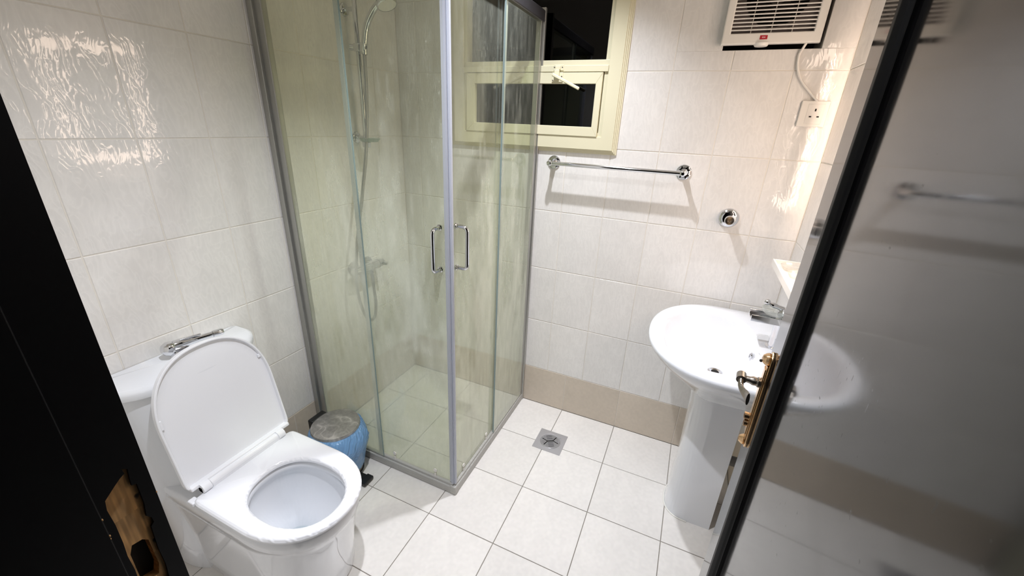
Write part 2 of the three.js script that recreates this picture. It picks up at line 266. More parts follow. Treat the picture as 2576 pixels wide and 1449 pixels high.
  part('key_collar', merge(lathe([[0.009, 0], [0.009, 0.012], [0.006, 0.012], [0.006, 0.004]], V(px, 0.905, -0.009), V(0, 0, -1), 20), lathe([[0.009, 0], [0.009, 0.009], [0.006, 0.009], [0.006, 0.003]], V(px, 0.886, -0.009), V(0, 0, -1), 20)), brass, lock);
  const lever = part('lever', merge(lathe([[0.0, 0], [0.012, 0], [0.012, 0.006], [0.0095, 0.009], [0.0105, 0.016], [0.008, 0.022], [0.0075, 0.030], [0.0095, 0.033], [0.008, 0.036], [0.0, 0.037]], V(px, 1.0, -0.009), V(0, 0, -1), 24),
    cyl(V(px + 0.010, 1.003, -0.049), V(px - 0.012, 1.001, -0.049), 0.0105, 0.0105, 24),
    (() => { const c = [V(px - 0.008, 1.000, -0.049), V(px - 0.022, 0.990, -0.047), V(px - 0.040, 0.988, -0.041), V(px - 0.058, 0.991, -0.036), V(px - 0.076, 0.994, -0.034)]; const crv = new THREE.CatmullRomCurve3(c); const R = [0.0070, 0.0075, 0.0095, 0.0120, 0.0140]; const rings = []; for (let i = 0; i <= 20; i++) { const p = crv.getPoint(i / 20), k = i / 5, a = Math.min(3, Math.floor(k)), rr = R[a] + (R[a + 1] - R[a]) * (k - a); const tg = crv.getTangent(i / 20), n1 = V(0, 1, 0), n2 = tg.clone().cross(n1).normalize(), n3 = n2.clone().cross(tg).normalize(); const ring = []; for (let q = 0; q < 16; q++) { const an = q / 16 * Math.PI * 2; ring.push(p.clone().addScaledVector(n3, Math.cos(an) * rr).addScaledVector(n2, Math.sin(an) * (0.0062 - 0.0028 * i / 20))); } rings.push(ring); } return loft(rings, { capA: true, capB: true }); })()), satin, d);
}

// ---------------------------------------------------------------- ceiling downlights
LAMP.spots.forEach(([x, z], i) => {
  const l = thing('ceiling_downlight', ['round recessed white ceiling downlight nearer the back wall', 'round recessed white ceiling downlight nearer the doorway'][i], 'light', [x, YC, z], 0, 'ceiling downlights');
  part('bezel', lathe([[0.048, 0.0], [0.075, -0.001], [0.078, -0.006], [0.072, -0.011], [0.052, -0.012], [0.048, -0.008]], V(0, 0, 0)), whitePlastic, l);
  part('lens', new THREE.CylinderGeometry(0.049, 0.049, 0.004, 32).translate(0, -0.006, 0), new THREE.MeshStandardMaterial({ color: 0xffffff, emissive: LAMP.color, emissiveIntensity: 3 }), l);
  const s = new THREE.SpotLight(LAMP.color, LAMP.cd[i], 0, [52, 58][i] * Math.PI / 180, 1.0, 2);
  s.position.set(x, LAMP.y, z); s.target.position.set(x, 0, z); s.castShadow = true; s.shadow.radius = 0.9; s.shadow.mapSize.set(2048, 2048); s.shadow.camera.near = 0.02; s.name = 'downlight_beam';
  scene.add(s, s.target);
});
// ---------------------------------------------------------------- back-lit mirror on the right wall (hidden by the door, seen mirrored in the left wall tiles)
{
  const { z0, z1, y0, y1 } = MIR, g = thing('wall_mirror', 'rectangular back-lit mirror glowing on the right wall behind the open door', 'mirror', [XR, (y0 + y1) / 2, (z0 + z1) / 2]);
  const hw = (z1 - z0) / 2, hh = (y1 - y0) / 2, glow = new THREE.MeshStandardMaterial({ color: 0xffffff, emissive: LED.color, emissiveIntensity: 6 });
  part('glass', box(-0.013, -0.009, -hh, hh, -hw, hw, 0.0015), new THREE.MeshStandardMaterial({ color: 0xe8ebea, metalness: 1, roughness: 0.02 }), g);
  part('back_box', box(-0.009, -0.001, -hh + 0.055, hh - 0.055, -hw + 0.055, hw - 0.055, 0.001), whitePlastic, g);
  const add = (w, h, p, look, geo) => { const r = new THREE.RectAreaLight(LED.color, LED.halo, w, h); r.position.set(...p); r.name = 'led_strip_light'; scene.add(r); r.lookAt(...look); part('led_strip', geo, glow, g); };
  const xm = XR - 0.0052, cy = (y0 + y1) / 2, cz = (z0 + z1) / 2, e = 0.024;      // strips in the gap behind the glass, shining outwards along the wall
  add(0.007, 2 * hh - 0.08, [xm, cy, z0 + e], [xm, cy, z0 - 1], box(-0.0088, -0.0016, -hh + 0.04, hh - 0.04, -hw + 0.026, -hw + 0.032));
  add(0.007, 2 * hh - 0.08, [xm, cy, z1 - e], [xm, cy, z1 + 1], box(-0.0088, -0.0016, -hh + 0.04, hh - 0.04, hw - 0.032, hw - 0.026));
  add(2 * hw - 0.08, 0.007, [xm, y1 - e, cz], [xm, y1 + 1, cz + 1e-4], box(-0.0088, -0.0016, hh - 0.032, hh - 0.026, -hw + 0.04, hw - 0.04));
  add(2 * hw - 0.08, 0.007, [xm, y0 + e, cz], [xm, y0 - 1, cz + 1e-4], box(-0.0088, -0.0016, -hh + 0.026, -hh + 0.032, -hw + 0.04, hw - 0.04));
  // frosted lit border on the face of the mirror
  const bw = 0.045, front = new THREE.MeshStandardMaterial({ color: 0xffffff, emissive: LED.color, emissiveIntensity: 1.5 });
  const lit = (w, h, y, z) => { const q = new THREE.RectAreaLight(LED.color, LED.band, w, h); q.position.set(XR - 0.0155, cy + y, cz + z); q.name = 'border_light'; scene.add(q); q.lookAt(XR - 1, cy + y, cz + z); part('lit_border', box(-0.0145, -0.013, y - h / 2, y + h / 2, z - w / 2, z + w / 2), front, g); };
  lit(bw, 2 * hh - 0.01, 0, -hw + 0.005 + bw / 2); lit(bw, 2 * hh - 0.01, 0, hw - 0.005 - bw / 2); lit(2 * hw - 0.01 - 2 * bw, bw, hh - 0.005 - bw / 2, 0); lit(2 * hw - 0.01 - 2 * bw, bw, -hh + 0.005 + bw / 2, 0);
}

// ---------------------------------------------------------------- shower enclosure
{
  const H = 1.97, s = thing('shower_enclosure', 'corner shower cubicle of cloudy glass panels in grey aluminium profiles', 'shower', [0, 0, 0]);
  const rail = part('bottom_rail', merge(box(XL, -0.247, 0.0, 0.040, 0.744, 0.771, 0.005), box(XL, -0.262, 0.036, 0.052, 0.750, 0.764, 0.003)), tracked, s);
  part('bottom_rail', merge(box(-0.273, -0.246, 0.0, 0.040, 0.002, 0.771, 0.005), box(-0.266, -0.252, 0.036, 0.052, 0.002, 0.758, 0.003)), tracked, s);
  part('corner_block', box(-0.276, -0.2445, 0.0, 0.046, 0.7425, 0.7725, 0.006), tracked, s);
  part('top_rail', box(XL, -0.247, H - 0.045, H, 0.742, 0.774, 0.006), darkAlu, s);
  part('top_rail', box(-0.277, -0.245, H - 0.045, H, 0.002, 0.774, 0.006), darkAlu, s);
  part('wall_profile', merge(box(XL + 0.001, XL + 0.028, 0.04, H, 0.742, 0.782, 0.003), box(XL + 0.024, XL + 0.060, 0.04, H, 0.748, 0.772, 0.003)), aluminium, s);
  part('wall_profile', merge(box(-0.281, -0.243, 0.0, H + 0.01, 0.001, 0.018, 0.003), box(-0.273, -0.249, 0.04, H, 0.014, 0.046, 0.003)), aluminium, s);
  const pane = (name, geo, mat) => part(name, geo, mat, s);
  const flat = (a, b, y0, y1, axis, at) => { const w = b - a, g = new THREE.PlaneGeometry(w, y1 - y0); if (axis === 'x') { g.translate((a + b) / 2, (y0 + y1) / 2, at); } else { g.rotateY(Math.PI / 2); g.translate(at, (y0 + y1) / 2, (a + b) / 2); } return g; };
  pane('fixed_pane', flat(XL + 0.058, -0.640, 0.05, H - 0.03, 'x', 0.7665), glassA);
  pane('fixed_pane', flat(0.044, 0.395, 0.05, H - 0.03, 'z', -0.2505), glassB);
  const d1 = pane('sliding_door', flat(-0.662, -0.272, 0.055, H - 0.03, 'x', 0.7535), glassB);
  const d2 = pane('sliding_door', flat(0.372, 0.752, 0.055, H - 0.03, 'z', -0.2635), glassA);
  part('pane_edge', box(-0.6402, -0.6388, 0.05, H - 0.03, 0.7635, 0.7695), glassEdge, s);
  part('pane_edge', box(-0.2535, -0.2475, 0.05, H - 0.03, 0.3948, 0.3962), glassEdge, s);
  part('overlap_seal', merge(box(-0.668, -0.650, 0.055, H - 0.03, 0.7555, 0.7625, 0.002)), seal, d1);
  part('overlap_seal', merge(box(-0.2615, -0.2545, 0.055, H - 0.03, 0.366, 0.384, 0.002)), seal, d2);
  part('magnetic_seal', merge(box(-0.281, -0.2655, 0.055, H - 0.03, 0.749, 0.760, 0.003), box(-0.268, -0.2585, 0.055, H - 0.03, 0.757, 0.768, 0.003)), seal, d1);
  part('magnetic_seal', merge(box(-0.268, -0.258, 0.055, H - 0.03, 0.743, 0.7565, 0.003), box(-0.258, -0.249, 0.055, H - 0.03, 0.750, 0.762, 0.003)), seal, d2);
  const handle = (o, out, par, rad = 0.0068) => { const h = 0.075, P = (a, y) => o.clone().addScaledVector(out, a).add(V(0, y, 0)); const c = new THREE.CurvePath(); const bend = 0.018, off = 0.046;
    c.add(new THREE.LineCurve3(P(0.002, h), P(off - bend, h))); c.add(new THREE.QuadraticBezierCurve3(P(off - bend, h), P(off, h), P(off, h - bend))); c.add(new THREE.LineCurve3(P(off, h - bend), P(off, -h + bend))); c.add(new THREE.QuadraticBezierCurve3(P(off, -h + bend), P(off, -h), P(off - bend, -h))); c.add(new THREE.LineCurve3(P(off - bend, -h), P(0.002, -h)));
    const g = [new THREE.TubeGeometry(c, 90, rad, 18)]; for (const y of [h, -h]) g.push(lathe([[0, 0], [0.0105, 0], [0.0105, 0.005], [0.008, 0.007], [0.008, 0.012], [0, 0.012]], P(0, y), out, 24)); return merge(...g); };
  part('handle', handle(V(-0.302, 1.115, 0.7535), V(0, 0, 1), d1), chrome, d1);
  part('handle', handle(V(-0.2635, 1.118, 0.716), V(1, 0, 0), d2), chrome, d2);
  const roller = (p, dir) => merge(lathe([[0, 0.006], [0.006, 0.006], [0.009, 0.004], [0.009, 0], [0, 0]], p, dir, 18), cyl(p.clone().add(V(0, -0.012, 0)).addScaledVector(dir, 0.001), p.clone().add(V(0, -0.030, 0)).addScaledVector(dir, 0.001), 0.005, 0.005, 12));
  for (const x of [-0.582, -0.358]) part('roller', roller(V(x, 0.082, 0.7545), V(0, 0, 1)), whitePlastic, d1);
  for (const z of [0.455, 0.675]) part('roller', roller(V(-0.2625, 0.082, z), V(1, 0, 0)), whitePlastic, d2);
}
// shower fittings on the left wall inside the cubicle
{
  const z = 0.335, xr = XL + 0.058, g = thing('shower_set', 'chrome hand shower on a riser rail inside the glass cubicle', 'shower head', [0, 0, 0]);
  part('riser_rail', merge(cyl(V(xr, 1.40, z), V(xr, 1.972, z), 0.0105), ...[1.405, 1.97].map((y) => new THREE.SphereGeometry(0.0105, 16, 8).translate(xr, y, z))), chrome, g);
  for (const y of [1.943, 1.437]) part('bracket', merge(lathe([[0, 0.008], [0.018, 0.008], [0.024, 0.005], [0.026, 0], [0, 0]], V(XL, y, z), V(1, 0, 0), 28), cyl(V(XL, y, z), V(xr, y, z), 0.009)), chrome, g);
  part('slider', merge(box(xr - 0.016, xr + 0.018, 1.785, 1.818, z - 0.017, z + 0.017, 0.007), lathe([[0.0, -0.017], [0.015, -0.017], [0.0165, 0.0], [0.0165, 0.018], [0.0, 0.018]], V(xr + 0.035, 1.80, z + 0.004), V(0.25, 1, 0), 24), cyl(V(xr, 1.80, z), V(xr - 0.03, 1.802, z + 0.012), 0.011, 0.013)), chrome, g);
  const hp = [V(xr + 0.036, 1.775, z + 0.004), V(xr + 0.043, 1.83, z + 0.002), V(xr + 0.060, 1.885, z), V(xr + 0.092, 1.932, z - 0.005), V(xr + 0.120, 1.958, z - 0.010)];
  const hand = part('hand_shower', merge(tube(hp, 0.0125, 40, 18), lathe([[0, 0.0], [0.014, 0], [0.024, 0.006], [0.040, 0.018], [0.043, 0.026], [0.042, 0.033], [0.037, 0.035]], V(xr + 0.148, 1.978, z - 0.014), V(0.42, -0.9, 0.08), 36)), chrome, g);
  part('spray_face', lathe([[0, 0.034], [0.037, 0.034], [0.038, 0.032]], V(xr + 0.148, 1.978, z - 0.014), V(0.42, -0.9, 0.08), 36), whitePlastic, hand);
  part('hose', tube([V(xr + 0.036, 1.778, z + 0.004), V(xr + 0.034, 1.60, z + 0.012), V(xr + 0.034, 1.40, z + 0.04), V(xr + 0.03, 1.17, z + 0.095), V(xr + 0.028, 0.95, z + 0.155), V(xr + 0.028, 0.75, z + 0.180), V(xr + 0.028, 0.60, z + 0.150), V(xr + 0.026, 0.545, z + 0.095), V(xr + 0.022, 0.60, z + 0.06), V(xr + 0.012, 0.72, z + 0.052), V(xr + 0.006, 0.795, z + 0.05)], 0.0075, 160, 10), new THREE.MeshStandardMaterial({ color: 0xa9a9a8, metalness: 0.8, roughness: 0.35 }), g);
  const dish = part('soap_dish', lathe([[0.0, 0.002], [0.036, 0.002], [0.046, 0.012], [0.049, 0.012], [0.038, -0.003], [0, -0.003]], V(xr + 0.03, 1.425, z + 0.01), V(0, 1, 0), 32).scale(1, 1, 1), new THREE.MeshPhysicalMaterial({ color: 0xdde6df, transmission: 0.8, thickness: 0, roughness: 0.3 }), g);
  part('dish_holder', box(xr - 0.014, xr + 0.018, 1.395, 1.421, z - 0.014, z + 0.014, 0.005), chrome, g);
  const m = new THREE.Group(); m.name = 'mixer'; m.position.set(XL, 0.82, 0.395); m.userData = { label: 'chrome bar mixer under the hose' }; g.add(m);
  part('body', merge(cyl(V(0.055, 0, -0.065), V(0.055, 0, 0.065), 0.022), cyl(V(0.003, 0, -0.05), V(0.055, 0, -0.05), 0.016), cyl(V(0.003, 0, 0.05), V(0.055, 0, 0.05), 0.016), cyl(V(0.055, -0.02, -0.01), V(0.055, -0.045, -0.01), 0.010)), chrome, m);
  part('wall_flange', lathe([[0, 0.01], [0.028, 0.01], [0.033, 0.0], [0, 0]], V(0.001, 0, -0.05), V(1, 0, 0)), chrome, m);
  part('wall_flange', lathe([[0, 0.01], [0.028, 0.01], [0.033, 0.0], [0, 0]], V(0.001, 0, 0.05), V(1, 0, 0)), chrome, m);
  part('control_knob', merge(cyl(V(0.055, 0, -0.065), V(0.055, 0, -0.10), 0.024, 0.02), box(0.06, 0.10, -0.008, 0.008, -0.098, -0.082, 0.004)), chrome, m);
  part('control_knob', cyl(V(0.055, 0, 0.065), V(0.055, 0, 0.10), 0.024, 0.02), chrome, m);
}

// ---------------------------------------------------------------- toilet
{
  const zc = 1.272, t = thing('toilet', 'white close-coupled toilet with its seat cover raised', 'toilet', [0, 0, 0]);
  const R = (y, xf, xb, hw, nf, nb, xm) => dRing(y, xm ?? -0.56, xf - (xm ?? -0.56), (xm ?? -0.56) - xb, hw, zc, nf, nb, 144);
  const hole = (y, k, dx = 0) => dRing(y, -0.515 + dx, 0.158 * k, 0.150 * k, 0.117 * k, zc + 0.008, 2.2, 2.3, 144);
  part('bowl', loft([R(0.0, -0.412, -1.0, 0.142, 2.5, 14), R(0.010, -0.408, -1.0, 0.146, 2.5, 14), R(0.08, -0.400, -1.0, 0.150, 2.5, 14), R(0.18, -0.384, -1.0, 0.154, 2.4, 14), R(0.26, -0.362, -1.0, 0.160, 2.3, 14), R(0.32, -0.343, -1.0, 0.166, 2.25, 14), R(0.345, -0.336, -1.0, 0.169, 2.2, 14), R(0.352, -0.331, -1.0, 0.173, 2.2, 14), R(0.385, -0.331, -1.0, 0.173, 2.2, 14), R(0.393, -0.335, -0.998, 0.170, 2.2, 14), R(0.396, -0.342, -0.99, 0.164, 2.2, 14),
    hole(0.396, 1.05), hole(0.390, 1.02), hole(0.375, 1.02), hole(0.365, 1.07), hole(0.33, 1.07), hole(0.29, 1.02, -0.003), hole(0.255, 0.93, -0.006), hole(0.225, 0.78, -0.012), hole(0.200, 0.62, -0.02), hole(0.175, 0.48, -0.03), hole(0.12, 0.38, -0.035), hole(0.09, 0.30, -0.04)], { capA: true, capB: true, crease: 0.75 }), ceramic, t);
  part('water', new THREE.CircleGeometry(1, 40).rotateX(-Math.PI / 2).scale(0.068, 1, 0.051).translate(-0.546, 0.168, zc + 0.008), new THREE.MeshPhysicalMaterial({ color: 0xeef4f4, transmission: 1, thickness: 0, roughness: 0.02, ior: 1.33 }), t);
  // tank
  const K = (y, xf, hw) => dRing(y, -0.985, xf + 0.985, 0.048, hw, zc, 2.3, 14, 120);
  part('tank', loft([K(0.0, -0.80, 0.172), K(0.012, -0.797, 0.175), K(0.36, -0.80, 0.178), K(0.42, -0.835, 0.181), K(0.47, -0.856, 0.184), K(0.55, -0.862, 0.190), K(0.70, -0.860, 0.208), K(0.740, -0.860, 0.212)], { capA: true, capB: true }), ceramic, t);
  part('tank_lid', loft([K(0.741, -0.856, 0.215), K(0.744, -0.848, 0.222), K(0.762, -0.846, 0.226), K(0.772, -0.851, 0.222), K(0.7765, -0.862, 0.212)], { capA: true, capB: true, crease: 1.0 }), ceramic, t);
  // seat
  const S = (y, g) => dRing(y, -0.54, 0.222 - g, 0.222 - g * 0.5, 0.177 - g, zc, 2.15, 22, 144);
  part('seat', loft([S(0.402, 0.006), S(0.404, 0.001), S(0.412, 0), S(0.418, 0.003), S(0.420, 0.008), hole(0.420, 1.10), hole(0.4185, 1.035), hole(0.413, 1.0), hole(0.404, 1.0), hole(0.402, 1.03)], { closed: true, crease: 0.9 }), seatPlastic, t);
  part('hinge', merge(cyl(V(-0.765, 0.432, zc - 0.125), V(-0.765, 0.432, zc + 0.115), 0.0125), box(-0.775, -0.752, 0.412, 0.436, zc - 0.125, zc + 0.115, 0.004)), seatPlastic, t);
  for (const k of [-1, 1]) { const h = part('hinge_cap', merge(cyl(V(-0.765, 0.432, zc + k * 0.117), V(-0.765, 0.432, zc + k * 0.142), 0.0165), box(-0.782, -0.755, 0.414, 0.440, zc + k * 0.1295 - 0.0125, zc + k * 0.1295 + 0.0125, 0.004)), seatPlastic, t); if (k > 0) part('pin_hole', cyl(V(-0.765, 0.432, zc + 0.142), V(-0.765, 0.432, zc + 0.1428), 0.003), dark, h); }
  part('seat_buffer', box(-0.778, -0.750, 0.400, 0.415, zc + 0.158, zc + 0.180, 0.004), seatPlastic, t);
  // cover standing up against the tank: drawn flat (length along +x, inner face up), then stood up
  const C = (y, g) => dRing(y, 0.20, 0.222 - g, 0.20 - g * 0.6, 0.177 - g, 0, 2.35, 24, 144);
  const cov = loft([C(-0.010, 0.012), C(-0.010, 0.004), C(-0.006, 0), C(0.009, 0), C(0.0105, 0.0015), C(0.0105, 0.0050), C(0.009, 0.0065), C(0.0015, 0.008), C(0.0, 0.011), C(0.0, 0.03)], { capA: true, capB: true, crease: 0.6 });
  const b1 = box(0.29, 0.302, 0.0, 0.0065, -0.163, -0.151, 0.002), b2 = box(0.22, 0.25, 0.0, 0.0065, 0.162, 0.170, 0.002), foot = box(-0.003, 0.010, -0.004, 0.020, -0.170, 0.170, 0.004);
  const stand = (g) => { g.scale(1, -1, 1); if (g.index) { const ix = g.index.array; for (let i = 0; i < ix.length; i += 3) { const q = ix[i]; ix[i] = ix[i + 1]; ix[i + 1] = q; } } else { for (const k of Object.keys(g.attributes)) { const A = g.attributes[k], n = A.itemSize; for (let i = 0; i < A.count; i += 3) for (let c = 0; c < n; c++) { const q = A.array[i * n + c]; A.array[i * n + c] = A.array[(i + 1) * n + c]; A.array[(i + 1) * n + c] = q; } } } g.rotateZ(Math.PI / 2 + 0.178); g.translate(-0.788, 0.436, zc - 0.006); return g; };
  const c = part('seat_cover', stand(cov), seatPlastic, t);
  part('cover_buffer', stand(b1), seatPlastic, c); part('cover_buffer', stand(b2), seatPlastic, c); part('cover_foot', stand(foot), seatPlastic, c);
  for (const z of [-1]) part('floor_bolt_cap', lathe([[0, 0.01], [0.008, 0.008], [0.011, 0], [0, 0]], V(-0.62, 0.05, zc + 0.1175), V(0, 0.1, 1), 16), seatPlastic, t);
}
// chrome spray lying on the tank
{
  const s = thing('bidet_sprayer', 'chrome hand spray lying on the toilet tank lid behind the raised cover', 'sprayer', [0, 0, 0]);
  const a = V(-0.982, 0.814, 1.280), b = V(-0.948, 0.814, 1.150), d = b.clone().sub(a).normalize();
  part('handle', merge(lathe([[0.0, 0], [0.017, 0.0], [0.0175, 0.02], [0.013, 0.045], [0.0105, 0.07], [0.0100, 0.108], [0, 0.108]], a, d, 28), lathe([[0.0, 0.1085], [0.012, 0.1085], [0.012, 0.135], [0.0095, 0.140], [0.0, 0.140]], a, d, 28)), chrome, s);
  part('spray_head', lathe([[0, 0.022], [0.013, 0.021], [0.021, 0.012], [0.024, 0.0], [0.022, -0.006], [0, -0.008]], a.clone().add(V(0, -0.004, 0.012)), V(-0.1, 0.35, 1), 30), chrome, s);
  part('trigger', (() => { const g = new RoundedBoxGeometry(0.010, 0.006, 0.06, 2, 0.003); g.rotateY(Math.atan2(d.x, d.z)); g.translate(a.x + d.x * 0.045 + 0.004, a.y + 0.016, a.z + d.z * 0.045); return g; })(), chrome, s);
  part('rest', lathe([[0, 0.024], [0.022, 0.024], [0.026, 0.02], [0.028, 0.004], [0.031, 0.0], [0, 0]], V(-0.972, 0.777, 1.268)), chrome, s);
}

// ---------------------------------------------------------------- pedal bin
{
  const cx = -0.785, cz = 0.886, H = 0.265, b = thing('pedal_bin', 'small steel pedal bin lined with a blue plastic bag beside the toilet', 'bin', [cx, 0, cz]);
  const steel = new THREE.MeshStandardMaterial({ color: 0xa49e96, metalness: 1, roughness: 0.32 });
  part('body', lathe([[0, 0.016], [0.092, 0.016], [0.094, 0.02], [0.096, H - 0.02], [0, H - 0.02]], V(0, 0, 0), V(0, 1, 0), 48), steel, b);
  part('base', lathe([[0, 0.0], [0.094, 0.0], [0.097, 0.004], [0.097, 0.018], [0, 0.018]], V(0, 0, 0), V(0, 1, 0), 48), blackPlastic, b);
  const film = tex(256, (u, v) => { const a = noise(u * 7, v * 7, 7, 51), c = noise(u * 19, v * 19, 19, 52), r = 1 - Math.abs(2 * noise(u * 5 + c * 0.5, v * 5, 5, 53) - 1); return 0.5 * a + 0.2 * c + 0.3 * Math.pow(r, 6); }, false, 1 / 0.2);
  const smearGlints = tex(256, (u, v) => { const r = 1 - Math.abs(2 * noise(u * 6 + noise(u * 9, v * 9, 9, 61) * 0.8, v * 6, 6, 62) - 1); const s = noise(u * 4, v * 4, 4, 63); const k = 0.70 + 0.26 * Math.pow(r, 7) * s + 0.08 * noise(u * 30, v * 30, 30, 64); return [k, k, k * 1.01]; }, true, 1 / 0.2);  // grey lid mottling; the bright ridge streaks are highlights painted into the colour
  const lid = new THREE.Group(); lid.name = 'lid'; lid.position.set(-0.095, H, 0); lid.rotation.z = 0.02; b.add(lid);
  const prof = lathe([[0.0, 0.016], [0.05, 0.0155], [0.085, 0.013], [0.0995, 0.0085], [0.102, 0.003], [0.102, -0.013], [0.099, -0.014], [0.099, -0.006], [0, 0.004]], V(0.097, 0, 0), V(0, 1, 0), 56);
  { const p = prof.attributes.position, u = prof.attributes.uv; for (let i = 0; i < p.count; i++) u.setXY(i, p.getX(i), p.getZ(i)); }
  part('lid_cap', prof, new THREE.MeshStandardMaterial({ color: 0xe2ded8, map: smearGlints, metalness: 0.7, roughness: 0.34, bumpMap: film, bumpScale: 0.0018 }), lid);
  part('hinge', merge(box(-0.122, -0.092, H - 0.04, H + 0.012, -0.040, 0.040, 0.006), box(-0.108, -0.096, 0.02, H - 0.03, -0.02, 0.02, 0.004)), blackPlastic, b);
  part('pedal', merge(box(0.085, 0.135, 0.010, 0.020, -0.022, 0.022, 0.003), box(0.128, 0.162, 0.006, 0.022, -0.028, 0.028, 0.004)), blackPlastic, b);
  const crumple = tex(256, (u, v) => { const a = 1 - Math.abs(2 * noise(u * 9 + v * 3, v * 9, 9, 81) - 1), c = 1 - Math.abs(2 * noise(u * 21, v * 21 + u * 4, 21, 82) - 1); return 0.6 * a * a + 0.4 * c * c; }, false, 1 / 0.12);
  // bag: crumpled skirt hanging over the bin
  const rings = [], N = 120;
  for (const [y, r, w] of [[H - 0.004, 0.095, 0.002], [H + 0.001, 0.1035, 0.002], [H - 0.008, 0.112, 0.005], [H - 0.03, 0.120, 0.009], [H - 0.06, 0.124, 0.011], [H - 0.10, 0.122, 0.009], [H - 0.14, 0.115, 0.006], [H - 0.17, 0.109, 0.005], [H - 0.20, 0.104, 0.005], [H - 0.215, 0.102, 0.004]]) {
    const q = []; for (let i = 0; i < N; i++) { const a = -i / N * Math.PI * 2, k = noise(i / N * 24, y * 30, 24, 71) - 0.5, f = noise(i / N * 60, y * 60, 60, 72) - 0.5, lop = 0.010 * Math.cos(a) * Math.max(0, 1 - Math.abs(y - 0.2) / 0.12); const rr = Math.max(r + w * (1.6 * k + 1.0 * f) + lop, y > H - 0.006 ? 0.09 : 0.099); q.push(V(Math.cos(a) * rr, y + (y < 0.1 ? 0.02 * k + 0.012 * f : 0), Math.max(Math.sin(a) * rr, 0.776 - cz + 0.003 * f))); } rings.push(q);
  }
  part('bin_bag', loft(rings, { crease: 1.3 }), new THREE.MeshPhysicalMaterial({ color: 0x8bbcf0, roughness: 0.24, transmission: 0.3, thickness: 0, bumpMap: crumple, bumpScale: 0.004 }), b);
}

